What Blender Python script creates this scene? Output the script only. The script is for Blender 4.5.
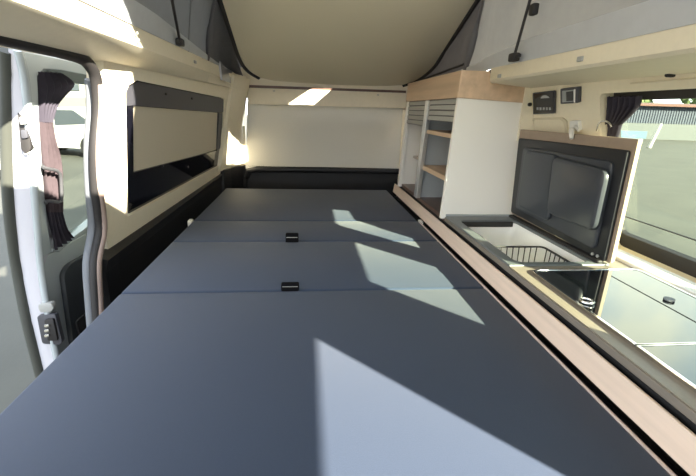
import bpy, bmesh, math, random
from mathutils import Vector, Matrix
random.seed(7)
scene = bpy.context.scene
for o in list(bpy.data.objects):
    bpy.data.objects.remove(o, do_unlink=True)
COL = scene.collection

# ------------------------------------------------------------------ camera
F, CX, CY = 406.0, 348.0, 238.0
CAM = Vector((0, 0, 1.60))
AX_X = Vector((0.99473595, 0.00139026, 0.10246199))      # world axes in (right, up, forward)
AX_Y = Vector((-0.09811558, 0.30135499, 0.94845058))
AX_Z = Vector((0.02955884, 0.95351101, -0.29990505))
right = Vector((AX_X[0], AX_Y[0], AX_Z[0])); up = Vector((AX_X[1], AX_Y[1], AX_Z[1])); fwd = Vector((AX_X[2], AX_Y[2], AX_Z[2]))
cd = bpy.data.cameras.new('camera'); cam = bpy.data.objects.new('camera', cd); COL.objects.link(cam)
cd.sensor_width = 36; cd.lens = F / 696 * 36; cd.clip_start = 0.02; cd.clip_end = 500
m = Matrix.Identity(4)
for i in range(3):
    m[i][0], m[i][1], m[i][2], m[i][3] = right[i], up[i], -fwd[i], CAM[i]
cam.matrix_world = m
scene.camera = cam

# ------------------------------------------------------------------ sky, sun, exposure
scene.view_settings.view_transform = 'Standard'
scene.view_settings.look = 'None'
scene.view_settings.gamma = 1.0
scene.view_settings.use_curve_mapping = False
scene.view_settings.exposure = 1.25
SUN = Vector((-0.60, 0.80, -0.42)).normalized()
sl = bpy.data.lights.new('sun', 'SUN'); so = bpy.data.objects.new('sun', sl); COL.objects.link(so)
so.rotation_euler = SUN.to_track_quat('-Z', 'Y').to_euler(); so.location = (6, -8, 8)
sl.energy = 18.0; sl.angle = 0.009; sl.color = (1.0, 0.93, 0.78)
world = bpy.data.worlds.new('sky'); scene.world = world; world.use_nodes = True
nt = world.node_tree; nt.nodes.clear()
wo = nt.nodes.new('ShaderNodeOutputWorld'); bg = nt.nodes.new('ShaderNodeBackground')
tc = nt.nodes.new('ShaderNodeTexCoord'); sep = nt.nodes.new('ShaderNodeSeparateXYZ')
ramp = nt.nodes.new('ShaderNodeValToRGB')
ramp.color_ramp.elements[0].position = 0.0; ramp.color_ramp.elements[0].color = (0.78, 0.87, 0.96, 1)
ramp.color_ramp.elements[1].position = 0.8; ramp.color_ramp.elements[1].color = (0.20, 0.40, 0.74, 1)
nz = nt.nodes.new('ShaderNodeTexNoise'); nz.inputs['Scale'].default_value = 3.2; nz.inputs['Detail'].default_value = 6
cr = nt.nodes.new('ShaderNodeValToRGB')
cr.color_ramp.elements[0].position = 0.40; cr.color_ramp.elements[1].position = 0.60
mx = nt.nodes.new('ShaderNodeMix'); mx.data_type = 'RGBA'
mx.inputs['B'].default_value = (1.0, 0.98, 0.93, 1)
L = nt.links.new
L(tc.outputs['Generated'], sep.inputs[0]); L(sep.outputs['Z'], ramp.inputs[0])
L(tc.outputs['Generated'], nz.inputs['Vector']); L(nz.outputs['Fac'], cr.inputs[0])
L(cr.outputs[0], mx.inputs['Factor']); L(ramp.outputs[0], mx.inputs['A'])
L(mx.outputs['Result'], bg.inputs['Color']); bg.inputs['Strength'].default_value = 2.1
L(bg.outputs[0], wo.inputs[0])

# ------------------------------------------------------------------ pixel -> place
def ray(p):
    c = Vector((p[0] - CX, CY - p[1], F))
    return Vector((AX_X.dot(c), AX_Y.dot(c), AX_Z.dot(c)))
def on(p, plane):
    q, n = plane; d = ray(p)
    return CAM + d * ((q - CAM).dot(n) / d.dot(n))
def V(*a): return Vector(a)
def plane3(a, b, c):
    a, b, c = Vector(a), Vector(b), Vector(c)
    n = (b - a).cross(c - a).normalized()
    if n.dot(CAM - a) < 0: n = -n                        # faces the room
    return (a, n)
def PX(x): return (V(x, 0, 0), V(1 if x < 0 else -1, 0, 0))
def PY(y): return (V(0, y, 0), V(0, -1, 0))
def PZ(z): return (V(0, 0, z), V(0, 0, 1 if z < 1.6 else -1))
def shift(plane, d): return (plane[0] + plane[1] * d, plane[1])
WL = plane3((-.70, 1.5, 1.18), (-.56, 3.0, 1.18), (-.58, 1.5, 1.67))     # left lining, leaning in
WLV = plane3((-.70, 1.5, 1.18), (-.56, 3.0, 1.18), (-.70, 1.5, .6))      # left lining below the waist
WD = plane3((-.85, 0, 1.18), (-.85, 1, 1.18), (-.73, 0, 1.67))           # sliding door, inside
WDV = PX(-.877)
WR = plane3((1.04, 0, 1.18), (1.04, 1, 1.18), (.90, 0, 1.67))            # right lining, leaning in
def wr_x(z): return 1.04 - (z - 1.18) * .14 / .49
def wl_x(z, y): return -.70 + (y - 1.5) * .14 / 1.5 + max(0, z - 1.18) * .12 / .49
CE = plane3((0, 2.6, 1.739), (1, 2.6, 1.739), (0, 1.6, 1.739 + .394))    # raised roof board
BED = 1.08
TOP = 1.175

# ------------------------------------------------------------------ materials
MAT = {}
def mat(name, col, rough=.5, metal=0., spec=.5, noise=0., nscale=40., bump=0., bscale=200., coat=0., trans=0., sheen=0., wood=False, grid=0):
    m = bpy.data.materials.new(name); m.use_nodes = True; MAT[name] = m
    n = m.node_tree.nodes; l = m.node_tree.links.new; b = n['Principled BSDF']
    b.inputs['Base Color'].default_value = (*col, 1); b.inputs['Roughness'].default_value = rough
    b.inputs['Metallic'].default_value = metal; b.inputs['Specular IOR Level'].default_value = spec
    b.inputs['Coat Weight'].default_value = coat; b.inputs['Sheen Weight'].default_value = sheen
    t = n.new('ShaderNodeTexCoord')
    if noise or wood:
        x = n.new('ShaderNodeTexNoise'); x.inputs['Scale'].default_value = nscale; x.inputs['Detail'].default_value = 5
        mp = n.new('ShaderNodeMapping')
        if wood: mp.inputs['Scale'].default_value = (1, .06, 1)
        l(t.outputs['Object'], mp.inputs[0]); l(mp.outputs[0], x.inputs['Vector'])
        mr = n.new('ShaderNodeMapRange'); mr.inputs['From Min'].default_value = .3; mr.inputs['From Max'].default_value = .7
        mr.inputs['To Min'].default_value = 1 - noise; mr.inputs['To Max'].default_value = 1 + noise
        vm = n.new('ShaderNodeVectorMath'); vm.operation = 'SCALE'; vm.inputs[0].default_value = col
        l(x.outputs['Fac'], mr.inputs[0]); l(mr.outputs[0], vm.inputs['Scale']); l(vm.outputs[0], b.inputs['Base Color'])
    if bump:
        x2 = n.new('ShaderNodeTexNoise'); x2.inputs['Scale'].default_value = bscale; x2.inputs['Detail'].default_value = 3
        l(t.outputs['Object'], x2.inputs['Vector'])
        bp = n.new('ShaderNodeBump'); bp.inputs['Strength'].default_value = bump; bp.inputs['Distance'].default_value = .004
        l(x2.outputs['Fac'], bp.inputs['Height']); l(bp.outputs[0], b.inputs['Normal'])
    if trans:
        tr = n.new('ShaderNodeBsdfTranslucent'); tr.inputs[0].default_value = (*col, 1)
        ms = n.new('ShaderNodeMixShader'); ms.inputs[0].default_value = trans
        l(b.outputs[0], ms.inputs[1]); l(tr.outputs[0], ms.inputs[2]); l(ms.outputs[0], n['Material Output'].inputs[0])
    return m
def glass(name, tint, refl=.9):
    m = bpy.data.materials.new(name); m.use_nodes = True; MAT[name] = m
    n = m.node_tree.nodes; l = m.node_tree.links.new; n.remove(n['Principled BSDF'])
    tr = n.new('ShaderNodeBsdfTransparent'); tr.inputs[0].default_value = (*tint, 1)
    gl = n.new('ShaderNodeBsdfGlossy'); gl.inputs['Roughness'].default_value = .01
    lw = n.new('ShaderNodeLayerWeight'); lw.inputs['Blend'].default_value = .5
    pw = n.new('ShaderNodeMath'); pw.operation = 'POWER'; pw.inputs[1].default_value = 5
    mu = n.new('ShaderNodeMath'); mu.operation = 'MULTIPLY_ADD'; mu.inputs[1].default_value = refl; mu.inputs[2].default_value = .04 * refl
    ms = n.new('ShaderNodeMixShader')
    l(lw.outputs['Facing'], pw.inputs[0]); l(pw.outputs[0], mu.inputs[0]); l(mu.outputs[0], ms.inputs[0]); l(tr.outputs[0], ms.inputs[1]); l(gl.outputs[0], ms.inputs[2])
    l(ms.outputs[0], n['Material Output'].inputs[0])
    return m
mat('bed_fabric', (.039, .055, .092), .6, spec=.12, noise=.05, nscale=300, bump=.25, bscale=900, sheen=.12)
mat('piping_pink', (.55, .45, .42), .6)
mat('black_fabric', (.003, .003, .004), .8, spec=.1)
mat('beige_trim', (.66, .58, .42), .5, noise=.02, nscale=60, bump=.06, bscale=900)
mat('cream_trim', (.80, .72, .55), .5, noise=.02, nscale=60, bump=.06, bscale=900)
mat('black_trim', (.008, .008, .010), .6, bump=.15, bscale=900)
mat('rubber', (.018, .016, .016), .65)
mat('olive_rubber', (.045, .048, .040), .6)
mat('grey_rubber', (.16, .17, .185), .6)
mat('handle_grey', (.06, .06, .065), .5)
mat('ribbed_rubber', (.28, .21, .18), .7, noise=.1, nscale=400)
mat('dark_glass', (.006, .006, .010), .06, spec=.5)
mat('dark_frame', (.055, .055, .065), .45)
mat('blind_beige', (.62, .55, .42), .7, noise=.02, nscale=200)
mat('blind_grey', (.66, .64, .57), .75, noise=.02, nscale=200)
mat('ceiling_board', (.74, .67, .50), .55, bump=.08, bscale=600)
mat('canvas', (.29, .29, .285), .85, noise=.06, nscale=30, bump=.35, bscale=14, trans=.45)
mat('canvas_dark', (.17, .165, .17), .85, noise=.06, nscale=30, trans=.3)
mat('canvas_light', (.48, .49, .50), .8, noise=.03, nscale=30)
mat('wood', (.62, .44, .29), .5, noise=.14, nscale=26, wood=True)
mat('wood_strip', (.74, .59, .48), .5, noise=.07, nscale=60, wood=True)
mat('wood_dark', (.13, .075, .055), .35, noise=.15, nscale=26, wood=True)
mat('white_panel', (.86, .82, .74), .5)
mat('inside_grey', (.34, .36, .36), .6)
mat('inside_beige', (.60, .50, .40), .35)
mat('slat_grey', (.36, .36, .34), .45)
mat('aluminium', (.62, .62, .60), .3, metal=.8)
mat('chrome', (.8, .8, .8), .12, metal=1)
mat('worktop', (.24, .205, .165), .4, noise=.05, nscale=200)
mat('worktop_edge_shaded', (.20, .175, .145), .5)  # the worktop beige again, darkened with shade put into the colour
mat('lid_brown', (.30, .225, .165), .45, noise=.05, nscale=60)
mat('lid_edge', (.40, .33, .235), .45)
mat('lid_inner', (.042, .047, .057), .34)
mat('lid_border_black', (.014, .015, .018), .45)
mat('hob_glass', (.004, .005, .006), .015, spec=1.0, coat=.7)
mat('coolbox_rim', (.13, .145, .15), .4)
mat('coolbox_liner', (.90, .89, .88), .4)
mat('screen', (.004, .004, .005), .12)
mat('icon', (.35, .35, .36), .5)
mat('white_paint', (.52, .51, .55), .18, coat=.6)
mat('door_frame_paint', (.40, .44, .455), .25, coat=.4)
mat('door_trim', (.030, .035, .040), .6, bump=.2, bscale=700)
mat('curtain', (.030, .025, .038), .85, noise=.1, nscale=60, trans=.1)
mat('curtain_sunlit', (.060, .042, .048), .85, noise=.1, nscale=60, trans=.1)  # same cloth as the curtain, with sunlight put into its colour
mat('white_plastic', (.75, .73, .68), .4)
mat('asphalt', (.056, .057, .046), .9, noise=.16, nscale=.9, bump=.4, bscale=30)
mat('shed_blue', (.040, .052, .080), .6)
mat('shed_pale', (.075, .085, .088), .7)
mat('roof_red', (.13, .06, .045), .8)
mat('foliage', (.10, .14, .05), .9, noise=.4, nscale=3)
mat('bark', (.10, .07, .05), .9)
mat('car_white', (.50, .50, .48), .25, coat=.5)
mat('car_glass', (.05, .06, .07), .1)
mat('tyre', (.012, .012, .012), .8)
mat('tail_red', (.35, .02, .02), .3)
mat('concrete_white', (.42, .40, .36), .8)
mat('concrete_dark', (.16, .15, .14), .8)
mat('sign_blue', (.035, .085, .13), .5)
glass('window_glass', (.745, .785, .71), .35)
glass('door_glass', (.78, .81, .76), .4)

# ------------------------------------------------------------------ object helpers
def obj(name, bm, m, parent=None, label=None, cat=None, group=None, kind=None, smooth=None):
    bmesh.ops.remove_doubles(bm, verts=bm.verts, dist=1e-6)
    bmesh.ops.recalc_face_normals(bm, faces=bm.faces)
    xs = [v.co for v in bm.verts]
    c = V((min(v.x for v in xs) + max(v.x for v in xs)) / 2, (min(v.y for v in xs) + max(v.y for v in xs)) / 2, min(v.z for v in xs))
    for v in bm.verts: v.co -= c
    me = bpy.data.meshes.new(name); bm.to_mesh(me); bm.free()
    me.materials.append(MAT[m])
    if smooth is not None:
        me.shade_smooth()
        me.set_sharp_from_angle(angle=math.radians(smooth))
    o = bpy.data.objects.new(name, me); COL.objects.link(o); o.location = c
    if parent is not None:
        o.parent = parent; o.matrix_parent_inverse = Matrix.Translation(-world_loc(parent))
    tag(o, label, cat, group, kind)
    return o
def world_loc(o):
    return WLOC.get(o.name, o.location.copy())
WLOC = {}
def tag(o, label=None, cat=None, group=None, kind=None):
    if label: o['label'] = label
    if cat: o['category'] = cat
    if group: o['group'] = group
    if kind: o['kind'] = kind
    return o
def thing(name, loc, label, cat, group=None, kind=None):
    o = bpy.data.objects.new(name, None); COL.objects.link(o); o.location = loc; o.empty_display_size = .05
    return tag(o, label, cat, group, kind)
def new(): return bmesh.new()
def bev(bm, w, seg=2):
    if w: bmesh.ops.bevel(bm, geom=[e for e in bm.edges], offset=w, segments=seg, profile=.5, affect='EDGES', clamp_overlap=True)
    return bm
def box(x0, x1, y0, y1, z0, z1, b=0, seg=2, bm=None):
    t = new()
    bmesh.ops.create_cube(t, size=1)
    for v in t.verts:
        v.co = V((x0 + x1) / 2 + v.co.x * (x1 - x0), (y0 + y1) / 2 + v.co.y * (y1 - y0), (z0 + z1) / 2 + v.co.z * (z1 - z0))
    bev(t, b, seg)
    return merge(bm, t)
def merge(bm, t):
    if bm is None: return t
    me = bpy.data.meshes.new('tmp'); t.to_mesh(me); t.free(); bm.from_mesh(me); bpy.data.meshes.remove(me)
    return bm
def prism(pts, vec, b=0, holes=(), bm=None, seg=2):
    """planar outline (with holes) pushed along vec: a plate with thickness"""
    t = new(); vec = Vector(vec)
    loops = []
    for lp in [pts] + list(holes):
        vs = [t.verts.new(p) for p in lp]
        es = [t.edges.new((vs[i], vs[(i + 1) % len(vs)])) for i in range(len(vs))]
        loops.append((vs, es))
    if holes:
        bmesh.ops.triangle_fill(t, edges=[e for l in loops for e in l[1]], use_beauty=True)
    else:
        t.faces.new(loops[0][0])
    r = bmesh.ops.extrude_face_region(t, geom=list(t.faces), use_keep_orig=True)
    bmesh.ops.translate(t, vec=vec, verts=[g for g in r['geom'] if isinstance(g, bmesh.types.BMVert)])
    bmesh.ops.recalc_face_normals(t, faces=t.faces)
    if b:
        es = [e for e in t.edges if len(e.link_faces) == 2 and e.calc_face_angle(0) > .5]
        bmesh.ops.bevel(t, geom=es, offset=b, segments=seg, profile=.5, affect='EDGES', clamp_overlap=True)
    return merge(bm, t)
def plate(pix, plane, thick, b=0, holes=(), proud=0, bm=None):
    """outline given as photo pixels on a known surface; grows away from the room by thick"""
    pl = shift(plane, proud)
    return prism([on(p, pl) for p in pix], -plane[1] * thick, b, [[on(p, pl) for p in h] for h in holes], bm)
def rounded(pts, r, n=4):
    """round the corners of a 3-D outline"""
    out = []; N = len(pts); pts = [Vector(p) for p in pts]
    for i in range(N):
        a, b, c = pts[i - 1], pts[i], pts[(i + 1) % N]
        rr = r[i] if isinstance(r, (list, tuple)) else r
        d1 = (a - b); d2 = (c - b); k = min(rr, d1.length * .45, d2.length * .45)
        if k < 1e-5: out.append(b); continue
        s, e = b + d1.normalized() * k, b + d2.normalized() * k
        for j in range(n + 1):
            u = j / n
            out.append(s * (1 - u) ** 2 + b * 2 * u * (1 - u) + e * u * u)
    return out
def rplate(pix, plane, thick, r, b=0, proud=0, holes=(), bm=None):
    pl = shift(plane, proud)
    return prism(rounded([on(p, pl) for p in pix], r), -plane[1] * thick, b, holes, bm)
def tube(pts, r, seg=8, bm=None, closed=False):
    t = bm or new(); pts = [Vector(p) for p in pts]; rings = []; N = len(pts)
    nrm = None
    for i, p in enumerate(pts):
        if closed: d = pts[(i + 1) % N] - pts[i - 1]
        else: d = pts[min(i + 1, N - 1)] - pts[max(i - 1, 0)]
        d.normalize()
        if nrm is None: nrm = d.orthogonal().normalized()
        nrm = (nrm - d * nrm.dot(d)).normalized(); bi = d.cross(nrm)
        rr = r[i] if isinstance(r, (list, tuple)) else r
        rings.append([t.verts.new(p + (nrm * math.cos(2 * math.pi * k / seg) + bi * math.sin(2 * math.pi * k / seg)) * rr) for k in range(seg)])
    for i in range(N if closed else N - 1):
        a, b = rings[i], rings[(i + 1) % N]
        for k in range(seg):
            t.faces.new((a[k], a[(k + 1) % seg], b[(k + 1) % seg], b[k]))
    if not closed:
        t.faces.new(rings[0][::-1]); t.faces.new(rings[-1])
    return t
def smoothline(pts, n=6):
    pts = [Vector(p) for p in pts]; out = []
    for i in range(len(pts) - 1):
        p0, p1, p2, p3 = pts[max(i - 1, 0)], pts[i], pts[i + 1], pts[min(i + 2, len(pts) - 1)]
        for j in range(n):
            u = j / n
            out.append(.5 * ((2 * p1) + (p2 - p0) * u + (2 * p0 - 5 * p1 + 4 * p2 - p3) * u * u + (3 * p1 - p0 - 3 * p2 + p3) * u ** 3))
    out.append(pts[-1]); return out
def sheet(left, rightp, n, fold, amp, nrm, thick=.004):
    """pleated cloth between two edge lines (lists of 3-D points)"""
    t = new(); rows = []
    for a, b in zip(left, rightp):
        rows.append([t.verts.new(a.lerp(b, k / n) + nrm * amp * math.sin(fold * 2 * math.pi * k / n + a.z * 6)) for k in range(n + 1)])
    for i in range(len(rows) - 1):
        for k in range(n):
            t.faces.new((rows[i][k], rows[i][k + 1], rows[i + 1][k + 1], rows[i + 1][k]))
    r = bmesh.ops.extrude_face_region(t, geom=list(t.faces), use_keep_orig=True)
    bmesh.ops.translate(t, vec=-nrm * thick, verts=[g for g in r['geom'] if isinstance(g, bmesh.types.BMVert)])
    return t
def hull(bm_pts, faces, bm=None):
    t = bm or new(); vs = [t.verts.new(p) for p in bm_pts]
    for f in faces: t.faces.new([vs[i] for i in f])
    return t
def struct(name, bm, m, parent=None, smooth=None, label=None):
    return obj(name, bm, m, parent, kind=None if parent else 'structure', smooth=smooth, label=label)

# ================================================================== THE SETTING
# ground outside
g = new(); bmesh.ops.create_grid(g, x_segments=4, y_segments=4, size=90)
struct('ground', g, 'asphalt', label='pale sunlit paved yard around the camper van')
# van floor pan
struct('floor', box(-.72, 1.06, -1.4, 3.2, .46, .52), 'black_trim', label='camper van floor under the bed')

# --- left lining: beige pillar and ledge around the side window
hole = [(126, 92), (129, 85), (137, 80.5), (225, 98.5), (223, 164), (128, 216.5)]
wl_out = [(103, 52), (104, 95), (101, 150), (103, 190), (108, 251), (117, 250.5), (131, 238), (230, 174.5), (246, 165), (246, 76)]
wall_left = struct('wall_left', plate(wl_out, WL, .05, holes=[hole]), 'cream_trim', label='cream moulded side lining with window cut-out and ledge')
# black lower trim under the ledge
trim_pts = [(-.70, 1.40), (-.70, 1.5), (-.56, 3.0), (-.545, 3.16)]
bm = new()
prof = [(0.0, .50), (0.0, 1.03), (.012, 1.075), (-.03, 1.09), (-.06, 1.09), (-.06, .50)]
rows = [[bm.verts.new(V(x + a, y, z + (max(0, y - 1.5) * .062 if z > 1 else 0))) for a, z in prof] for x, y in trim_pts]
for i in range(len(rows) - 1):
    for k in range(len(prof)):
        bm.faces.new((rows[i][k], rows[i][(k + 1) % len(prof)], rows[i + 1][(k + 1) % len(prof)], rows[i + 1][k]))
bm.faces.new(rows[0][::-1]); bm.faces.new(rows[-1])
struct('trim_1', bm, 'black_trim', label='black lower side trim beside the bed')
# door aperture seal (C pillar) : rubber profile
ap = [(-70, 20), (-30, 28.5), (0, 37), (40, 46.5), (78, 57), (90, 66), (96, 80), (98, 110), (95, 150), (96, 190), (100, 228), (94.5, 262), (96, 300), (100, 350)]
appts = [on(p, WL if p[1] < 229 else WLV) for p in ap]
seal = struct('trim_2', tube(smoothline(appts, 5), .016, 10), 'rubber', smooth=60, label='black rubber seal round the sliding door opening')
ap2 = [(100.5, 84), (101.5, 110), (98.5, 150), (99.5, 185), (104, 228), (98.5, 262), (100, 300), (103, 350)]
struct('rubber_lip', tube(smoothline([on(p, shift(WL if p[1] < 229 else WLV, .012)) for p in ap2], 5), .011, 10), 'ribbed_rubber', seal, smooth=60)
ap3 = [(91, 80), (92, 110), (89.5, 150), (90.5, 190), (93, 228), (88, 262), (90, 300), (94, 350)]
struct('outer_lip', tube(smoothline([on(p, shift(WL if p[1] < 229 else WLV, -.03)) for p in ap3], 5), .017, 10), 'grey_rubber', seal, smooth=60)

# --- left roof rail
def railbm(prof_at, ys):
    t = new(); rows = []
    for y in ys: rows.append([t.verts.new(V(x, y, z)) for x, z in prof_at(y)])
    n = len(rows[0])
    for i in range(len(rows) - 1):
        for k in range(n):
            t.faces.new((rows[i][k], rows[i][(k + 1) % n], rows[i + 1][(k + 1) % n], rows[i + 1][k]))
    t.faces.new(rows[0][::-1]); t.faces.new(rows[-1])
    return t
def lrail_x(y): return -.50 + max(0, y - 1.0) * .03
def lprof(y):
    x = lrail_x(y); zb = 1.757 - max(0, y - 1.0) * .0075; w = wl_x(1.70, y) - .06
    return [(x, zb + .006), (x, zb + .064), (x - .006, zb + .070), (w, zb + .070), (w, zb - .045), (w + .085, zb - .036), (x - .008, zb - .001)]
rail_l = struct('trim_3', railbm(lprof, [-1.4, .2, 1.0, 1.6, 2.2, 2.8, 3.08]), 'cream_trim', smooth=35, label='cream roof rail above the sliding door')
for p in [(137, 33), (138.5, 40)]:
    c = on(p, PX(lrail_x(1.7)))
    struct('screw', tube([c, c + V(.004, 0, 0)], .004), 'aluminium', rail_l)
for p in [(195, 62), (223, 74), (202, 57)]:
    c = on(p, PX(-.47)); struct('clip', box(c.x - .004, c.x + .004, c.y - .012, c.y + .012, c.z - .006, c.z + .006, .002), 'slat_grey', rail_l)

# --- right lining with kitchen window
win = [(601, 97), (720, 90.5)]
zt, zb = 1.672, 1.168
def wr(y, z, d=0):
    p = V(wr_x(z), y, z); return p + WR[1] * d
YW0, YW1 = .13, 1.245
outer = [wr(-1.35, .95), wr(3.2, .95), wr(3.2, 1.76), wr(-1.35, 1.76)]
hole1 = [wr(.74, zb), wr(YW1, zb), wr(YW1, zt), wr(.74, zt)]
hole2 = [wr(YW0, zb), wr(.62, zb), wr(.62, zt - .03), wr(YW0, zt - .03)]
hole3 = [wr(-1.2, 1.25), wr(-.31, 1.25), wr(-.31, 1.708), wr(-1.2, 1.708)]  # unseen driver window, edges set to throw the sun patch on the bed
wall_right = struct('wall_right', prism(outer, -WR[1] * .06, holes=[rounded(hole1, .02, 3), rounded(hole2, .02, 3), hole3]), 'cream_trim', label='cream side lining above the kitchen with window openings')
struct('lower_lining', box(1.04, 1.10, -1.35, 3.2, .46, .97), 'black_trim', wall_right)
w2 = thing('window_2', (1.09, 1.0, zb), 'dark-edged kitchen window looking out on a blue shed', 'window', kind='structure'); del w2['category']
out_d = -.045
fr_o = [wr(.735, zb - .02, out_d), wr(YW1 + .02, zb - .02, out_d), wr(YW1 + .02, zt + .02, out_d), wr(.735, zt + .02, out_d)]
fr_i = [wr(.755, zb + .046, out_d), wr(YW1 - .002, zb + .046, out_d), wr(YW1 - .002, zt - .032, out_d), wr(.755, zt - .032, out_d)]
struct('frame', prism(fr_o, -WR[1] * .02, .002, holes=[rounded(fr_i, .03, 4)]), 'rubber', w2)
struct('glazing_bar', prism([wr(.74, 1.2735, out_d - .004), wr(1.24, 1.2735, out_d - .004), wr(1.24, 1.276, out_d - .004), wr(.74, 1.276, out_d - .004)], -WR[1] * .004), 'rubber', w2)
struct('pane', prism([wr(.74, zb, out_d - .012), wr(YW1, zb, out_d - .012), wr(YW1, zt, out_d - .012), wr(.74, zt, out_d - .012)], -WR[1] * .003), 'window_glass', w2)
w3 = thing('window_3', (1.09, .4, zb), 'front pane of the kitchen window by the driver seat', 'window', kind='structure'); del w3['category']
struct('pane', prism([wr(YW0, zb, out_d), wr(.62, zb, out_d), wr(.62, zt, out_d), wr(YW0, zt, out_d)], -WR[1] * .003), 'window_glass', w3)
fo = [wr(YW0 - .02, zb - .02, out_d), wr(.64, zb - .02, out_d), wr(.64, zt + .02, out_d), wr(YW0 - .02, zt + .02, out_d)]
fi = [wr(YW0 + .015, zb + .04, out_d), wr(.61, zb + .04, out_d), wr(.61, zt - .065, out_d), wr(YW0 + .015, zt - .065, out_d)]
struct('frame', prism(fo, -WR[1] * .02, holes=[fi]), 'rubber', w3)
struct('corner_filler', prism([V(.868, 1.640, 1.50), V(.95, 1.640, 1.50), V(.90, 1.640, 1.72), V(.868, 1.640, 1.72)], (0, .01, 0)), 'cream_trim', wall_right)
# pale sill under the window
struct('trim_4', box(.975, 1.045, .05, 1.20, 1.165, 1.186, .006), 'white_plastic', label='pale sill strip between glass cover and kitchen window')

# --- right roof rail
def rprof(y):
    x = .70 + max(0, y - 1.60) * .4; w = .96
    return [(x, 1.727), (x, 1.772), (x + .006, 1.778), (w, 1.778), (w, 1.700), (.888, 1.706), (x + .008, 1.7195)]
rail_r = struct('trim_5', railbm(rprof, [-.27, .2, 1.0, 1.60, 1.645]), 'cream_trim', smooth=35, label='cream roof rail above the kitchen window')
PRR = PX(.70)
for p in [(581, 59), (500, 76)]:
    c = on(p, PRR); struct('clip', box(c.x - .006, c.x + .004, c.y - .010, c.y + .010, c.z - .006, c.z + .006, .002), 'slat_grey', rail_r)
c = on((671, 72), PZ(1.712)); struct('hook', box(c.x - .010, c.x + .010, c.y - .008, c.y + .008, 1.700, 1.716, .004), 'rubber', rail_r)
pA, pB = on((632, 83), WR), on((720, 74), WR)
struct('curtain_track', tube([pA + WR[1] * .004, V(pA.x, .4, pA.z) + WR[1] * .004], .0022, 6), 'beige_trim', rail_r)

# --- rear: header, pillar, tailgate
YR = 3.10
struct('trim_6', prism([V(-.50, YR - .02, 1.745), V(.75, YR - .02, 1.745), V(.75, YR - .02, 1.86), V(-.50, YR - .02, 1.86)], (0, .10, 0), .006), 'cream_trim', label='cream roof header above the tailgate')
struct('gap_shade_bar', box(-.43, .72, YR - .035, YR + .02, 1.730, 1.748), 'wood_dark', bpy.data.objects['trim_6'])  # solid dark bar, the gap's shade put into its colour
# D pillar curving from side lining to tailgate
dp = new(); rows = []
for z in [1.185, 1.28, 1.40, 1.60, 1.78]:
    xa = wl_x(z, 2.86) ; k = (z - 1.06) / .72
    base = [V(xa + .002, 2.80 - .14 * k, z), V(xa + .020, 2.93 - .10 * k, z), V(xa + .055, 3.03 - .06 * k, z), V(-.462 + .01 * k, 3.10, z), V(-.462 + .01 * k, 3.16, z), V(-.66, 3.16, z), V(-.66, 2.80 - .14 * k, z)]
    rows.append([dp.verts.new(p) for p in base])
for i in range(len(rows) - 1):
    for k in range(7):
        dp.faces.new((rows[i][k], rows[i][(k + 1) % 7], rows[i + 1][(k + 1) % 7], rows[i + 1][k]))
dp.faces.new(rows[0][::-1]); dp.faces.new(rows[-1])
struct('trim_7', dp, 'cream_trim', smooth=50, label='cream rear corner pillar beside the tailgate')
struct('pillar_foot', prism([V(-.555, 2.83, .7), V(-.53, 2.96, .7), V(-.47, 3.09, .7), V(-.44, 3.11, .7), V(-.44, 3.17, .7), V(-.66, 3.17, .7), V(-.66, 2.83, .7)], (0, 0, .49), .006), 'black_trim', bpy.data.objects['trim_7'])
struct('gap_filler', box(-.475, -.44, YR + .01, YR + .05, 1.19, 1.47), 'cream_trim', bpy.data.objects['trim_7'])
struct('trim_8', box(.712, 1.0, YR - .01, YR + .06, .60, 1.80, .004), 'cream_trim', label='cream rear corner pillar behind the shutter cabinet')
tg = thing('door_1', (.13, YR, .9), 'tailgate with grey blind drawn down over its window', 'tailgate', kind='structure'); del tg['category']
struct('lower_trim', prism([V(-.47, YR, .60), V(.711, YR, .60), V(.711, YR, 1.196), V(-.44, YR, 1.196)], (0, .08, 0), .012), 'black_trim', tg)
struct('trim_ridge', tube([V(-.44, YR - .005, 1.10), V(-.425, YR - .03, 1.15), V(-.36, YR - .035, 1.165), V(.1, YR - .04, 1.168), V(.705, YR - .035, 1.165)], .022, 10), 'black_trim', tg, smooth=60)
struct('outer_skin', box(-.44, .71, YR + .085, YR + .11, .60, 1.25), 'white_paint', tg)
# tailgate blind
tb = thing('roller_blind', (.13, YR, 1.19), 'pale grey roller blind with cream case covering the tailgate window', 'blind')
obj('blind_cloth', prism([on(p, PY(YR)) for p in [(247.5, 101), (404, 104), (400, 169.8), (245.6, 168.5)]], (0, .006, 0)), 'blind_grey', tb)
cs = [on(p, PY(YR - .04)) for p in [(244, 87.5), (406, 93), (405.5, 108.5), (249, 104)]]
obj('case', prism(rounded(cs, .012, 3), (0, .05, 0), .004), 'cream_trim', tb, smooth=40)
for p in [(274, 91), (378, 95)]:
    c = on(p, PY(YR - .04)); obj('clip', box(c.x - .008, c.x + .008, c.y - .004, c.y + .004, c.z - .003, c.z + .003, .001), 'slat_grey', tb)
obj('bottom_rail', prism([on(p, PY(YR - .004)) for p in [(245.6, 166.3), (400, 167.6), (400, 170), (245.6, 168.8)]], (0, .012, 0), .001), 'blind_grey', tb)

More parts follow.
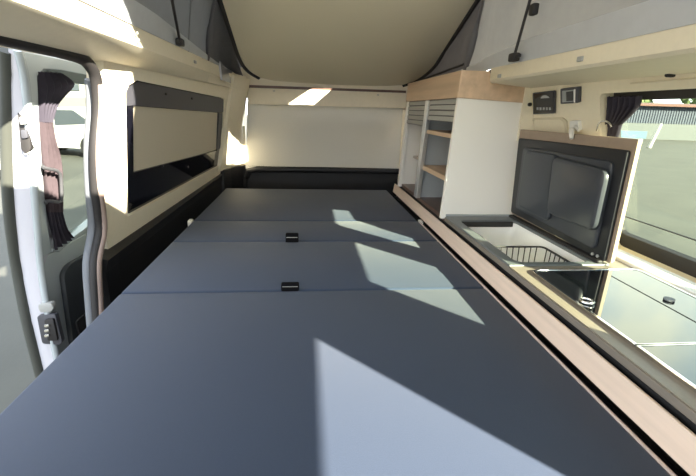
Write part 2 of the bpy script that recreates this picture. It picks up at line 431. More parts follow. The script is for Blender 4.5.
# ================================================================== RAISED ROOF
front_y = .12
cz = lambda y: 1.739 + (2.6 - y) * .394
pix_rear = [(231, 35), (237, 53), (242, 64), (249, 72), (259, 78), (275, 81.5), (300, 83.5), (335, 85.5), (370, 86.5), (390, 86.5), (403, 85.5), (414, 82), (424, 76), (434, 67), (446, 49)]
rear = [on(p, CE) for p in pix_rear]
XL, XR = rear[0].x, rear[-1].x
outline = [V(XL, front_y, cz(front_y))] + rear + [V(XR, front_y, cz(front_y))]
struct('ceiling', prism(outline, CE[1] * -.03, .008), 'ceiling_board', smooth=40, label='beige underside of the raised pop-up roof board')
ed = tube(smoothline([V(XL, .2, cz(.2)), V(XL, 1.4, cz(1.4))] + rear[:5], 3) , .010, 8)
edge = struct('ceiling_edge', ed, 'rubber', bpy.data.objects['ceiling'], smooth=60)
ed = tube(smoothline(list(reversed(rear[-5:])) [::-1] + [V(XR, 1.4, cz(1.4)), V(XR, .2, cz(.2))], 3), .010, 8)
struct('ceiling_edge', ed, 'rubber', bpy.data.objects['ceiling'], smooth=60)
# outer roof shell
CEIL = bpy.data.objects['ceiling']
sh = lambda y: cz(min(y, 2.45)) + .40 - max(0, y - 2.45) * .10
ysh = [front_y - .04, 1.2, 2.0, 2.45, 2.9, 3.2]
t = new(); rows = [[t.verts.new(V(x, y, sh(y) + dz)) for x, dz in ((-.55, -.05), (-.3, 0), (.65, 0), (.9, -.02), (.9, .01), (.65, .03), (-.3, .03), (-.55, -.02))] for y in ysh]
for a, b in zip(rows[:-1], rows[1:]):
    for k in range(8): t.faces.new((a[k], a[(k + 1) % 8], b[(k + 1) % 8], b[k]))
t.faces.new(rows[0][::-1]); t.faces.new(rows[-1])
struct('roof_shell', t, 'white_paint', CEIL)
def skirt(x, hole=None):  # unseen side panels added to keep stray light out of the raised roof
    ys = [.08, 1.0, 2.0, 2.36, 2.8, 3.15]
    low = [V(x, y, cz(y) + .02) for y in ys[:4]] + [V(x, 2.40, 1.735), V(x, 2.53, 1.60 if x > 0 else 1.735), V(x, 3.15, 1.60 if x > 0 else 1.735)]
    hi = [V(x, y, sh(y)) for y in reversed(ys)]
    struct('roof_light_block', prism(low + hi, (.01 if x > 0 else -.01, 0, 0), holes=[hole] if hole else []), 'white_paint', CEIL)
XS = XR + .04
def back(p, x): return p - SUN * ((p.x - x) / SUN.x)
sun_slot = [back(on(p, PY(YR - .04)), XS) for p in [(287, 104), (314, 104.5), (333, 88), (311, 88)]]  # unseen slot, shaped along the sun's path to light the blind case
skirt(XS, sun_slot); skirt(XL - .10)
struct('roof_rear', box(-.56, .92, 3.16, 3.19, 1.74, 2.05), 'white_paint', CEIL)
# unseen front canvas, its zip window shaped to aim sun at the left wall
fo = [V(-.47, .14, 1.80), V(.74, .14, 1.76), V(.74, .14, cz(.14) + .2), V(-.47, .14, cz(.14) + .2)]
fh = [V(-.40, .14, 1.955), V(.40, .14, 1.955), V(.445, .14, 2.2), V(.485, .14, 2.36), V(.46, .14, 2.42), V(.38, .14, 2.445), V(-.40, .14, 2.445)]
tf = thing('tent_front', (.13, .14, 1.78), 'grey canvas front of the raised roof with zip window opening shaped for the sun', 'tent wall')
obj('canvas_panel', prism(fo, (0, -.004, 0), holes=[fh]), 'canvas', tf)
obj('window_hem', tube(fh, .006, 6, closed=True), 'canvas_dark', tf)
# cab roof behind the camera
struct('ceiling_cab', prism([V(-.60, -1.3, 1.72), V(.98, -1.3, 1.72), V(.98, .15, 1.80), V(-.60, .15, 1.80)], (0, 0, .05)), 'cream_trim', label='cream cab headlining')

def canvas(side):
    xt = (XL if side < 0 else XR) + side * .012
    ys = [.125, .6, 1.0, 1.4, 1.8, 2.1, 2.4, 2.55]
    def base(y):
        if side < 0: return V(lrail_x(y * 1.14) - .006, y * 1.14, 1.815 - max(0, y * 1.14 - 1.0) * .0075)
        return V(.708 - max(0, y - 1.65) * .05, y * 1.06, 1.768 if y < 1.62 else 1.758)
    def topp(y): return V(xt, y, cz(y) + .012)
    def at(y, k):
        w = .012 * math.sin(y * 23) * math.sin(math.pi * k)
        return base(y).lerp(topp(y), k) + V(w, 0, 0)
    lab = ('grey canvas tent wall of the raised roof above the sliding door' if side < 0 else 'grey canvas tent wall of the raised roof above the kitchen')
    root = thing('tent_wall', base(1.4) , lab, 'tent wall')
    n = 8
    fine = [ys[i] + (ys[i + 1] - ys[i]) * j / 5 for i in range(len(ys) - 1) for j in range(5)] + [ys[-1]]
    def build(name, y0, y1, m, k0, k1, gap=None):
        yy = [y0] + [y for y in fine if y0 < y < y1] + [y1]
        t = new(); g = [[t.verts.new(at(y, k0 + (k1(y) - k0) * j / n if callable(k1) else k0 + (k1 - k0) * j / n)) for j in range(n + 1)] for y in yy]
        for i in range(len(yy) - 1):
            for j in range(n):
                if gap and gap(yy[i], yy[i + 1], j / n): continue
                t.faces.new((g[i][j], g[i + 1][j], g[i + 1][j + 1], g[i][j + 1]))
        r = bmesh.ops.extrude_face_region(t, geom=list(t.faces), use_keep_orig=True)
        bmesh.ops.translate(t, vec=(side * .004, 0, 0), verts=[q for q in r['geom'] if isinstance(q, bmesh.types.BMVert)])
        return obj(name, t, m, root, smooth=50)
    seam = 1.88 if side < 0 else 1.76
    gp = None
    if side > 0: gp = lambda a, b, k: (1.12 < a and b < 1.58 and .55 < k < .95)      # unseen mesh window, placed to let sun reach the rear pillar
    build('canvas_panel', .125, seam, 'canvas', .0, 1.0, gp)
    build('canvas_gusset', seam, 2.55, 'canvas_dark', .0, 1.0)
    # pale band sewn along the foot
    t = new(); rows = []
    for y in fine:
        b = base(y); h = .065 - .050 * min(1, max(0, (y - 1.3) / .8))
        d = topp(y) - b; d.normalize()
        s = V(-side * .010, 0, 0)
        rows.append([t.verts.new(b + s), t.verts.new(b + s + d * h), t.verts.new(b + d * h - s * .2), t.verts.new(b - s * .2)])
    for i in range(len(rows) - 1):
        for k in range(4): t.faces.new((rows[i][k], rows[i][(k + 1) % 4], rows[i + 1][(k + 1) % 4], rows[i + 1][k]))
    t.faces.new(rows[0][::-1]); t.faces.new(rows[-1])
    obj('foot_band', t, 'canvas_light', root)
    # dark seam where the gusset starts
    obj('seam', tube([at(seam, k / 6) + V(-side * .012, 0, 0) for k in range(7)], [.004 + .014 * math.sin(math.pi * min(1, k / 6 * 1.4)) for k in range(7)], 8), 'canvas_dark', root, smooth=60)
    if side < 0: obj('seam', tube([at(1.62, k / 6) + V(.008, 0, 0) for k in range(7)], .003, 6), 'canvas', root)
    # black piping along the sloping edge
    obj('foot_piping', tube([base(seam) + V(-side * .014, 0, .05), base(2.5) + V(-side * .014, 0, .012)], .005, 8), 'rubber', root)
    return root, at, base
canvas_l, at_l, base_l = canvas(-1)
canvas_r, at_r, base_r = canvas(1)
# elastic cords that pull the canvas in
def cord(p0, p1, plane0, plane1, label, extra=None):
    a, b = on(p0, plane0), on(p1, plane1); a2 = a + (b - a) * 1.6
    r = thing('elastic_cord', a, label, 'cord')
    obj('strap', tube([a, a.lerp(a2, .5), a2], .0048, 8), 'rubber', r, smooth=60)
    obj('anchor_bracket', box(a.x - .012, a.x + .012, a.y - .020, a.y + .020, a.z - .014, a.z + .012, .005), 'rubber', r, smooth=40)
    obj('anchor_tab', box(a.x - .006, a.x + .006, a.y - .036, a.y - .010, a.z - .004, a.z + .006, .002), 'rubber', r)
    if extra:
        c = on(extra, plane1); obj('tensioner', box(c.x - .010, c.x + .010, c.y - .014, c.y + .014, c.z - .020, c.z + .012, .005), 'rubber', r, smooth=40)
cord((180, 42), (172, 0), PX(lrail_x(1.9) + .012), PX(-.405), 'thin black elastic cord on the grey canvas above the sliding door')
cord((514, 57), (530, 0), PX(.675), PX(.68), 'black strap with buckle on the grey canvas above the kitchen', (534, 8))

# ================================================================== SIDE WINDOW, LEFT
w1 = thing('window_1', on((175, 200), WL), 'dark side window with a cream blind half drawn', 'window', kind='structure'); del w1['category']
dk = shift(WL, -.022)
struct('glass', plate([(124, 92), (127, 84), (136, 79.5), (227, 97.5), (225, 165), (126, 218.5)], dk, .012), 'dark_glass', w1)
def ringpx(o, i, plane, th, m, name, par, b=.002):
    return struct(name, prism([on(p, plane) for p in o], -plane[1] * th, b, holes=[[on(p, plane) for p in i]]), m, par)
ringpx([(126.5, 92), (129.5, 85.5), (137.5, 81.5), (224.5, 99), (222.7, 163.5), (129, 215)],
       [(133.5, 106.5), (134, 106), (218.5, 113), (217, 150.5), (134.5, 172), (133.5, 172)], shift(WL, -.012), .009, 'dark_glass', 'surround', w1)
struct('top_frame', plate([(127, 90), (130, 85), (138, 82), (224.3, 99.5), (223.8, 112.5), (133, 105.5), (127.5, 106)], shift(WL, -.008), .004, .001), 'dark_frame', w1)
struct('blind_cloth', plate([(134, 106), (219, 113), (217.2, 149.5), (134.3, 172.8)], shift(WL, -.018), .003), 'blind_beige', w1)
struct('blind_edge', plate([(219, 113), (222, 113.2), (220.6, 148.5), (217.6, 149.5)], shift(WL, -.008), .010, .001), 'dark_frame', w1)
for p in [(166, 94), (192, 98.5), (188, 167), (163, 166)]:
    c = on(p, shift(WL, -.006)); struct('catch', box(c.x - .003, c.x + .003, c.y - .006, c.y + .006, c.z - .005, c.z + .005, .001), 'rubber', w1)

# ================================================================== SLIDING DOOR (open, outside the left lining)
sd = thing('sliding_door', (-.9, 1.5, .40), 'open white sliding door with window standing outside the seal', 'door')
def D(p): return on(p, WD if p[1] < 258 else WDV)
inner_edge = [(20, 50), (26, 75), (30, 110), (33.5, 150), (36.5, 190), (39.5, 228), (43, 270), (51, 320), (61, 370), (71, 420)]
inn = [D(p) for p in inner_edge]
# inner face with window hole, built on the two door planes
wh = [(38, 76), (44, 69.5), (62, 70.5), (112, 80), (112, 205), (88, 226), (60, 252), (52.5, 251), (49, 232), (44.5, 190), (41, 140), (39, 100)]
upper = [D(p) for p in [(20, 50), (26, 75), (30, 110), (33.5, 150), (36.5, 190), (39.5, 228), (42, 257.9)]]
far = V(-.85, 2.15, 1.18)
up_out = upper + [V(upper[-1].x, 2.15, upper[-1].z), V(upper[0].x, 2.15, upper[0].z)]
obj('inner_frame', prism(up_out, -WD[1] * .03, .004, holes=[[on(p, WD) for p in wh]]), 'door_frame_paint', sd)
lo = [D(p) for p in [(42, 258.1), (43, 270), (51, 320), (61, 370), (71, 420)]]
lo_out = lo + [V(-.877, 2.15, lo[-1].z), V(-.877, 2.15, lo[0].z)]
obj('inner_skin', prism(lo_out, (-.03, 0, 0), .004), 'door_frame_paint', sd)
obj('trim_panel', prism(rounded([on(p, WDV) for p in [(58, 274), (64, 264), (100, 244), (120, 300), (110, 330), (73, 360), (68, 345)]], .03, 4), (.02, 0, 0), .006), 'door_trim', sd, smooth=40)
obj('panel_pocket', prism(rounded([on(p, PX(-.852)) for p in [(74, 322), (92, 306), (100, 325), (80, 340)]], .015, 3), (.008, 0, 0), .003), 'rubber', sd)
# front edge (white jamb) from inner edge to outer seal
outer_px = [(8, 50), (8.5, 75), (8.5, 110), (9, 150), (10, 190), (13, 228), (19, 270), (28.5, 320), (41, 370), (54, 420)]
outp = []
for p, i in zip(outer_px, inn): outp.append(on(p, PY(i.y + .015)))
t = new(); rows = []
for a, b in zip(inn, outp):
    mid1 = a.lerp(b, .18) + V(0, -.008, 0); mid2 = a.lerp(b, .72) + V(0, -.010, 0)
    rows.append([t.verts.new(q) for q in (a, mid1, mid2, b, b + V(0, .16, 0), a + V(0, .16, 0) + V(-.03, 0, 0))])
for i in range(len(rows) - 1):
    for k in range(6): t.faces.new((rows[i][k], rows[i][(k + 1) % 6], rows[i + 1][(k + 1) % 6], rows[i + 1][k]))
t.faces.new(rows[0][::-1]); t.faces.new(rows[-1])
obj('jamb', t, 'white_paint', sd, smooth=45)
obj('jamb_rim', tube(smoothline([a.lerp(b, .03) + V(0, -.006, 0) for a, b in zip(inn, outp)], 4), .011, 8), 'door_frame_paint', sd, smooth=60)
obj('door_seal', tube(smoothline([b + V(0, -.006, 0) for b in outp], 4), .018, 8), 'olive_rubber', sd, smooth=60)
obj('outer_skin', prism([b + V(-.012, .02, 0) for b in outp] + [V(outp[-1].x - .01, 2.2, outp[-1].z), V(outp[0].x - .01, 2.2, outp[0].z)], (-.01, 0, 0), holes=[[V(-.90, 1.44, 1.06), V(-.90, 2.1, 1.06), V(-.80, 2.1, 1.66), V(-.80, 1.33, 1.66)]]), 'white_paint', sd)
obj('window_pane', plate([(36, 66), (114, 66), (114, 256), (46, 256)], shift(WD, -.022), .003), 'door_glass', sd)
def jamb_plate(name, px, depth, m, r=.008, lift=.004):
    ys = [min(inn, key=lambda q: abs(proj_y(q) - p[1])).y for p in px]
    pl = PY(sum(ys) / len(ys) - .012 - lift)
    return obj(name, prism(rounded([on(p, pl) for p in px], r, 3), (0, depth, 0), .002), m, sd, smooth=40)
def proj_y(w):
    d = w - CAM; return CY - F * d.dot(up) / d.dot(fwd)
jamb_plate('contact_block', [(17, 110), (27, 109), (31, 150), (25, 154), (21, 150)], .02, 'rubber')
jamb_plate('contact_button', [(22.5, 147), (28.5, 147), (29.5, 154), (24, 155)], .02, 'slat_grey', .004, .010)
jamb_plate('contact_rib', [(19, 117), (25, 116.5), (26, 124), (20, 124.5)], .02, 'slat_grey', .003, .010)
jamb_plate('contact_rib', [(20.5, 130), (26.5, 129.5), (27.5, 138), (21.5, 138.5)], .02, 'dark_frame', .003, .010)
jamb_plate('slot', [(38.5, 304), (51, 303), (53.5, 308), (51, 312), (40, 312.5), (38, 308)], .02, 'slat_grey', .006)
jamb_plate('lock_case', [(36.5, 316), (55, 314), (62, 342), (60, 345), (42, 344)], .02, 'dark_frame', .010)
lk = jamb_plate('lock_latch', [(44, 320), (53, 319), (57.5, 341), (47.5, 341)], .02, 'rubber', .006, .014)
for yy in (325, 330, 335):
    jamb_plate('latch_tooth', [(44, yy), (48.5, yy - .5), (49, yy + 2), (44.5, yy + 2.5)], .016, 'chrome', .002, .020)
# handle loop
hp = [on(p, shift(WD, .03)) for p in [(44.5, 168), (54, 170), (60, 174), (61.5, 188), (61, 201), (54, 201.5), (47, 201)]]
obj('pull_handle', tube(smoothline([on((43, 166), WD)] + hp + [on((46, 203), WD)], 2), .0055, 8), 'handle_grey', sd, smooth=60)
# curtain tied to the door window
cn = WD[1]
cp = shift(WD, .004)
def edge(pxs): return smoothline([on(p, cp) for p in pxs], 6)
cu = thing('door_curtain', on((55, 222), cp), 'dark gathered curtain hanging at the sliding door window', 'curtain')
obj('tied_top', sheet(edge([(38, 72), (39.5, 90), (40, 105), (40.5, 122)]), edge([(62, 73), (74, 84), (58, 103), (51, 122)]), 30, 5, .007, cn), 'curtain', cu, smooth=60)
obj('hanging_fall', sheet(edge([(40.5, 122), (42, 140), (44, 170), (48, 212)]), edge([(50.5, 122), (54, 140), (60, 165), (61, 212)]), 30, 4, .008, cn), 'curtain_sunlit', cu, smooth=60)
obj('hem', sheet(edge([(48, 212), (51, 228), (55, 250)]), edge([(61, 212), (66, 228), (74, 238)]), 24, 4, .007, cn), 'curtain', cu, smooth=60)

# ================================================================== BED
bed = thing('camper_bed', (.012, 1.45, .52), 'wide slate-grey bed cushion in four folding sections', 'bed')
XBL, XBR = -.534, .562
secs = [(.10, 1.122), (1.126, 1.603), (1.607, 1.928), (1.932, 2.755)]
for i, (y0, y1) in enumerate(secs):
    xr = XBR if i < 3 else XBR - .004
    obj('cushion', box(XBL, xr, y0, y1, BED - .09, BED, .009, 3), 'bed_fabric', bed, smooth=40)
obj('base_box', box(-.42, .50, .15, 2.70, .52, BED - .088), 'black_trim', bed)
obj('edge_piping', tube([V(XBR + .001, .12, BED - .004), V(XBR + .001, 1.9, BED - .004)], .0050, 8), 'piping_pink', bed, smooth=60)
def tab(px0, px1, py0, py1, name='pull_tab'):
    a, b = on((px0, py1), PZ(BED)), on((px1, py1), PZ(BED))
    top = on((px0, py0), PY(a.y + .008)).z
    o = obj(name, prism(rounded([V(a.x, a.y, BED - .004), V(b.x, a.y, BED - .004), V(b.x, a.y + .006, top), V(a.x, a.y + .006, top)], .004, 2), (0, .016, 0), .003), 'black_fabric', bed)
    o2 = obj('stitching', box(a.x + .004, b.x - .004, a.y + .0005, a.y + .0025, BED + (top - BED) * .55, BED + (top - BED) * .62), 'slat_grey', o)
    return o
tab(285.5, 298.5, 233.5, 242.5)
tab(281, 299, 283.5, 290.5)
for x, y in [(XBL - .012, 1.93), (XBR + .010, 1.93)]:
    obj('hinge_tab', box(x - .010, x + .010, y - .025, y + .015, BED - .03, BED + .004, .005), 'white_plastic', bed, smooth=40)

# ================================================================== KITCHEN UNIT
kc = thing('kitchen_cabinet', (.8, .85, .52), 'low kitchen cabinet with pale wood front rail beside the bed', 'cabinet')
obj('carcass', box(.604, .614, .10, 2.64, .52, 1.148), 'black_trim', kc)
obj('wood_rail', prism([V(.579, .10, 1.086), V(.579, 2.65, 1.088), V(.587, 2.65, 1.143), V(.587, .10, 1.143)], (.006, 0, 0), .0015), 'wood_strip', kc)
obj('lower_front', box(.588, .600, .10, 2.64, .55, 1.058), 'black_trim', kc)
wt = thing('worktop', (.78, .87, 1.150), 'beige worktop with shade-toned front edge around the open cool box', 'worktop')
CB = (.612, .880, 1.075, 1.600)        # cool box cut-out
wo_ = [V(.597, .10, TOP), V(.975, .10, TOP), V(.975, 1.645, TOP), V(.597, 1.645, TOP)]
CB_o = (.606, .905, 1.062, 1.640)
hole_cb = [V(CB_o[0], CB_o[2], TOP), V(CB_o[1], CB_o[2], TOP), V(CB_o[1], CB_o[3], TOP), V(CB_o[0], CB_o[3], TOP)]
obj('slab', prism(wo_, (0, 0, -.018), holes=[hole_cb]), 'worktop', wt)
obj('front_edge', box(.593, .600, .10, 1.645, TOP - .019, TOP - .002, .002), 'worktop_edge_shaded', wt)
# cool box in the worktop
cb = thing('cool_box', ((CB[0] + CB[1]) / 2, 1.34, .80), 'open top-loading cool box with white liner and dark lid raised', 'cool box')
rim_o = [V(CB_o[0] - .010, CB_o[2] + .003, TOP + .004), V(CB_o[1] + .01, CB_o[2] + .003, TOP + .004), V(CB_o[1] + .01, CB_o[3] + .002, TOP + .004), V(CB_o[0] - .010, CB_o[3] + .002, TOP + .004)]
tubr = [V(.632, 1.09, TOP + .004), V(.872, 1.09, TOP + .004), V(.872, 1.575, TOP + .004), V(.632, 1.575, TOP + .004)]
obj('rim', prism(rim_o, (0, 0, -.014), .003, holes=[rounded(tubr, .03, 4)]), 'coolbox_rim', cb)
def tub(x0, x1, y0, y1, zt, zbm, r, inset, m, name, par):
    t = new()
    top = rounded([V(x0, y0, zt), V(x1, y0, zt), V(x1, y1, zt), V(x0, y1, zt)], r, 5)
    bot = rounded([V(x0 + inset, y0 + inset, zbm), V(x1 - inset, y0 + inset, zbm), V(x1 - inset, y1 - inset, zbm), V(x0 + inset, y1 - inset, zbm)], r, 5)
    a = [t.verts.new(p) for p in top]; b = [t.verts.new(p) for p in bot]; n = len(a)
    ao = [t.verts.new(p + (p - V((x0 + x1) / 2, (y0 + y1) / 2, zt)).normalized() * .006) for p in top]
    bo = [t.verts.new(p + (p - V((x0 + x1) / 2, (y0 + y1) / 2, zbm)).normalized() * .006 + V(0, 0, -.006)) for p in bot]
    for k in range(n):
        k2 = (k + 1) % n
        t.faces.new((a[k], a[k2], b[k2], b[k])); t.faces.new((ao[k2], ao[k], bo[k], bo[k2])); t.faces.new((a[k2], a[k], ao[k], ao[k2]))
    t.faces.new(b); t.faces.new(bo[::-1])
    return obj(name, t, m, par, smooth=40)
tub(.634, .870, 1.092, 1.573, TOP - .006, .93, .03, .012, 'coolbox_liner', 'liner', cb)
sealp = [V(.632, 1.575, TOP - .005), V(.868, 1.575, TOP - .005)]
obj('inner_lip', prism([V(.640, 1.572, TOP), V(.862, 1.572, TOP), V(.862, 1.572, TOP - .022), V(.640, 1.572, TOP - .022)], (0, -.012, 0), .003), 'rubber', cb)
obj('hinge_rail', box(.878, .90, 1.07, 1.64, TOP - .002, TOP + .014, .005), 'rubber', cb)
c = on((475, 234.5), PY(1.562)); obj('drain_knob', tube([c + V(0, .004, 0), c + V(0, -.008, 0)], .0085, 12), 'rubber', cb)
# raised lid
LP = plane3((.905, 1.078, 1.18), (.905, 1.078, 1.5), (.872, 1.645, 1.18))
lid = obj('lid', plate([(519.5, 129.4), (637, 139), (609, 263.5), (511.5, 213.6)], LP, .014, .003), 'lid_brown', cb, label='brown-faced lid standing upright')
def LPp(p, d): return on(p, shift(LP, d))
e0, e1 = on((637.5, 139), LP), on((609.5, 263), LP)
obj('lid_border', prism([e0 + V(0, -.004, 0), e1 + V(0, -.004, 0), e1 + V(.014, -.002, 0), e0 + V(.014, -.002, 0)], (0, .005, 0), .001), 'lid_edge', lid)
def lid_pl(pix, proud, th, r, b=.004, m='lid_inner'):
    return obj('lid_panel', prism(rounded([LPp(p, proud) for p in pix], r, 4), -LP[1] * th, b), m, lid, smooth=40)
lid_pl([(518.5, 138), (628, 150.5), (603.5, 262), (510.5, 212)], .012, .013, .010, m='lid_border_black')
lid_pl([(523, 147), (613, 162), (594, 250), (515, 208)], .020, .010, .02)
lid_pl([(524.5, 149.5), (556, 155), (547, 222), (516.5, 206)], .036, .018, .025, .009)
lid_pl([(552, 156), (606, 170), (592.5, 232), (545.5, 213)], .044, .026, .030, .010)
for px in [(593, 254), (598, 256)]:
    c = LPp(px, .013); obj('lid_screw', tube([c, c + LP[1] * .004], .005, 8), 'slat_grey', lid)
# wire basket
wb = thing('wire_basket', (.75, 1.26, .92), 'black wire basket hanging inside the open cool box', 'basket')
bx0, bx1, by0, by1, bzt, bzb = .650, .852, 1.105, 1.315, 1.150, 1.0
rimp = rounded([V(bx0, by0, bzt), V(bx1, by0, bzt), V(bx1, by1, bzt), V(bx0, by1, bzt)], .02, 4)
obj('rim_wire', tube(rimp, .0034, 6, closed=True), 'rubber', wb, smooth=60)
botp = rounded([V(bx0 + .01, by0 + .01, bzb), V(bx1 - .01, by0 + .01, bzb), V(bx1 - .01, by1 - .01, bzb), V(bx0 + .01, by1 - .01, bzb)], .02, 4)
obj('bottom_wire', tube(botp, .0026, 6, closed=True), 'rubber', wb, smooth=60)
for k in range(1, 9):
    x = bx0 + (bx1 - bx0) * k / 9; x2 = bx0 + .01 + (bx1 - bx0 - .02) * k / 9
    obj('upright_wire', tube([V(x, by1, bzt), V(x2, by1 - .01, bzb), V(x2, by0 + .01, bzb), V(x, by0, bzt)], .0020, 5), 'rubber', wb)
for k in range(1, 8):
    y = by0 + (by1 - by0) * k / 8; y2 = by0 + .01 + (by1 - by0 - .02) * k / 8
    obj('upright_wire', tube([V(bx1, y, bzt), V(bx1 - .01, y2, bzb), V(bx0 + .01, y2, bzb), V(bx0, y, bzt)], .0020, 5), 'rubber', wb)
obj('basket_hook', tube([V(.655, 1.315, bzt), V(.640, 1.36, TOP - .004), V(.636, 1.43, TOP - .004)], .0034, 6), 'rubber', wb)
# hob and sink glass covers
def cover(y0, y1, name, label, rr, parts):
    r = thing(name, (.80, (y0 + y1) / 2, TOP), label, 'glass cover')
    z = TOP + .008
    o = rounded([V(.634, y0, z), V(.968, y0, z), V(.968, y1, z), V(.634, y1, z)], rr, 5)
    i = rounded([V(.642, y0 + (.008 if rr[0] else .001), z), V(.960, y0 + (.008 if rr[0] else .001), z), V(.960, y1 - (.008 if rr[2] else .001), z), V(.642, y1 - (.008 if rr[2] else .001), z)], [max(0, a - .008) for a in rr], 5)
    obj('metal_rim', prism(o, (0, 0, -.008), .0025, holes=[i]), 'chrome', r)
    obj('glass_plate', prism([p + V(0, 0, -.0015) for p in i], (0, 0, -.004)), 'hob_glass', r)
    return r
c1 = cover(.632, 1.022, 'hob_cover', 'black glass hob cover with chrome rim next to the cool box', [.0, .0, .03, .03], 0)
c2 = cover(.14, .628, 'sink_cover', 'black glass sink cover in front of the kitchen window', [.03, .03, .0, .0], 0)
obj('finger_ring', tube([on((587, 301), PZ(TOP + .011)) + V(math.cos(a) * .014, math.sin(a) * .014, 0) for a in [k * math.pi / 6 for k in range(12)]], .0035, 6, closed=True), 'chrome', c1, smooth=60)
cc = on((669, 300), PZ(TOP + .008)); obj('stud', tube([cc, cc + V(0, 0, .004)], .012, 14), 'grey_rubber', c1)

# ================================================================== WARDROBE
wd = thing('wardrobe', (.75, 2.15, 1.15), 'white and wood rear cabinet with roller shutters and open shelves', 'cabinet')
YS, YE = 1.652, 2.52
fx = lambda z: .578 + (z - 1.17) * .045                       # front face leans back
FP = plane3((fx(1.17), 0, 1.17), (fx(1.17), 1, 1.17), (fx(1.7), 0, 1.7))
# side panel towards the kitchen
obj('side_panel', prism([V(fx(1.165), YS, 1.165), V(.910, YS, 1.165), V(.885, YS, 1.72), V(fx(1.66), YS, 1.662)], (0, .02, 0), .002), 'white_panel', wd)
obj('foot_strip', box(.60, .92, YS - .006, YS + .01, TOP, TOP + .010, .002), 'inside_grey', wd)
obj('rear_panel', prism([V(fx(1.15), YE - .02, 1.15), V(.95, YE - .02, 1.15), V(.92, YE - .02, 1.70), V(fx(1.66), YE - .02, 1.662)], (0, .02, 0), .002), 'white_panel', wd)
# wooden fascia
obj('wood_fascia', prism([V(fx(1.66) - .004, YS - .004, 1.660), V(fx(1.66) - .004, YE, 1.660), V(fx(1.76) - .004, YE, 1.762), V(fx(1.76) - .004, YS - .004, 1.762)], (.02, 0, 0), .002), 'wood', wd)
obj('wood_end', prism([V(fx(1.66) - .002, YS - .006, 1.660), V(.900, YS - .006, 1.648), V(.895, YS - .006, 1.762), V(fx(1.76) - .002, YS - .006, 1.762)], (0, .02, 0), .002), 'wood', wd)
obj('top_board', box(.60, .93, YS, YE, 1.740, 1.760), 'wood', wd)
obj('back_panel', box(.885, .90, YS + .01, YE - .01, 1.15, 1.70), 'inside_grey', wd)
# bottom board (dark) and interior divider
obj('bottom_board', box(.600, .89, YS + .018, YE - .02, 1.150, 1.168, .002), 'wood_dark', wd)
YM = 2.085
obj('divider', box(.605, .885, YM + .004, YM + .02, 1.168, 1.70), 'inside_grey', wd)
def fr(y0, y1, z0, z1, d0, th, m, name, b=.0015, parent=wd):
    return obj(name, prism([V(fx(z0) + d0, y0, z0), V(fx(z0) + d0, y1, z0), V(fx(z1) + d0, y1, z1), V(fx(z1) + d0, y0, z1)], (th, 0, 0), b), m, parent)
for y, w in [(YE - .035, .03), (YM - .022, .022), (YM + .008, .022)]:
    fr(y, y + w, 1.168, 1.66, .0, .022, 'aluminium' if w < .03 else 'white_panel', 'shutter_guide')
# rolled shutters: slats
def slats(y0, y1, n, zb, name):
    h = (1.66 - zb) / n
    sh = fr(y0, y1, zb, 1.66, .012, .004, 'dark_frame', 'shutter', 0)
    for k in range(n):
        z = zb + k * h
        fr(y0, y1, z + .002, z + h - .002, .006, .008, 'slat_grey', 'slat', .002, sh)
slats(YM + .03, YE - .035, 5, 1.535, 'a')
slats(YS + .02, YM - .022, 4, 1.565, 'b')
obj('shelf', box(.605, .885, YS + .02, YM + .004, 1.500, 1.518, .002), 'wood', wd)
obj('shelf', box(.600, .885, YS + .02, YM + .004, 1.318, 1.340, .002), 'wood', wd)
obj('shelf', box(.66, .885, YM + .02, YE - .02, 1.330, 1.345, .002), 'inside_beige', wd)
obj('bay_lining', box(.86, .884, YM + .02, YE - .02, 1.168, 1.60), 'inside_beige', wd)
obj('bay_mirror', box(.80, .815, YM + .09, YE - .10, 1.18, 1.58, .003), 'inside_beige', wd)
obj('fascia_clip', box(.715, .735, YS - .01, YS + .01, 1.754, 1.768, .003), 'dark_frame', wd)

# ================================================================== CONTROLS ON THE RIGHT LINING
cpn = thing('control_panel', on((543, 114), WR), 'black touch screen control panel above the cool box lid', 'control panel')
obj('bezel', rplate([(532.5, 93), (554.5, 90.5), (554, 113.5), (533, 114.5)], WR, .006, .006, .001, proud=.010), 'dark_frame', cpn)
obj('display', rplate([(533.5, 94), (553.5, 91.8), (553, 112.5), (534, 113.5)], WR, .002, .004, proud=.0115), 'screen', cpn)
for k in range(5):
    x = 536.5 + k * 3.1
    obj('touch_icon', plate([(x, 107.5), (x + 1.8, 107.4), (x + 1.8, 110), (x, 110.1)], WR, .0008, proud=.0125), 'icon', cpn)
ic = thing('x', (0, 0, 0), 'x', 'x'); bpy.data.objects.remove(ic)
obj('van_icon', plate([(541, 97), (543, 95.5), (546, 95.3), (548.5, 96.8), (549.5, 98), (540.5, 98.5)], WR, .0008, proud=.0125), 'icon', cpn)
sk = thing('thermostat', on((569, 104), WR), 'small square black heater switch with silver bar on the cream lining', 'switch')
obj('housing', rplate([(560, 89), (578.5, 86.8), (578, 103), (560.3, 104.2)], WR, .012, .005, .002, proud=.012), 'dark_frame', sk)
obj('face', rplate([(562, 91), (573.5, 89.7), (573.3, 101.5), (562.3, 102.3)], WR, .003, .002, proud=.0145), 'inside_grey', sk)
obj('face_window', plate([(566, 92), (573, 91), (572.9, 100.8), (566.2, 101.3)], WR, .002, proud=.0155), 'screen', sk)
obj('silver_bar', plate([(573.8, 89.3), (575.4, 89.1), (575.2, 102.6), (573.6, 102.7)], WR, .004, proud=.016), 'chrome', sk)
pb = on((529.3, 104.5), PY(1.640))
obj('push_button', tube([pb + V(0, .001, 0), pb + V(0, -.008, 0)], .0075, 14), 'rubber', None, 'small round black push button beside the touch screen', 'button', smooth=60)
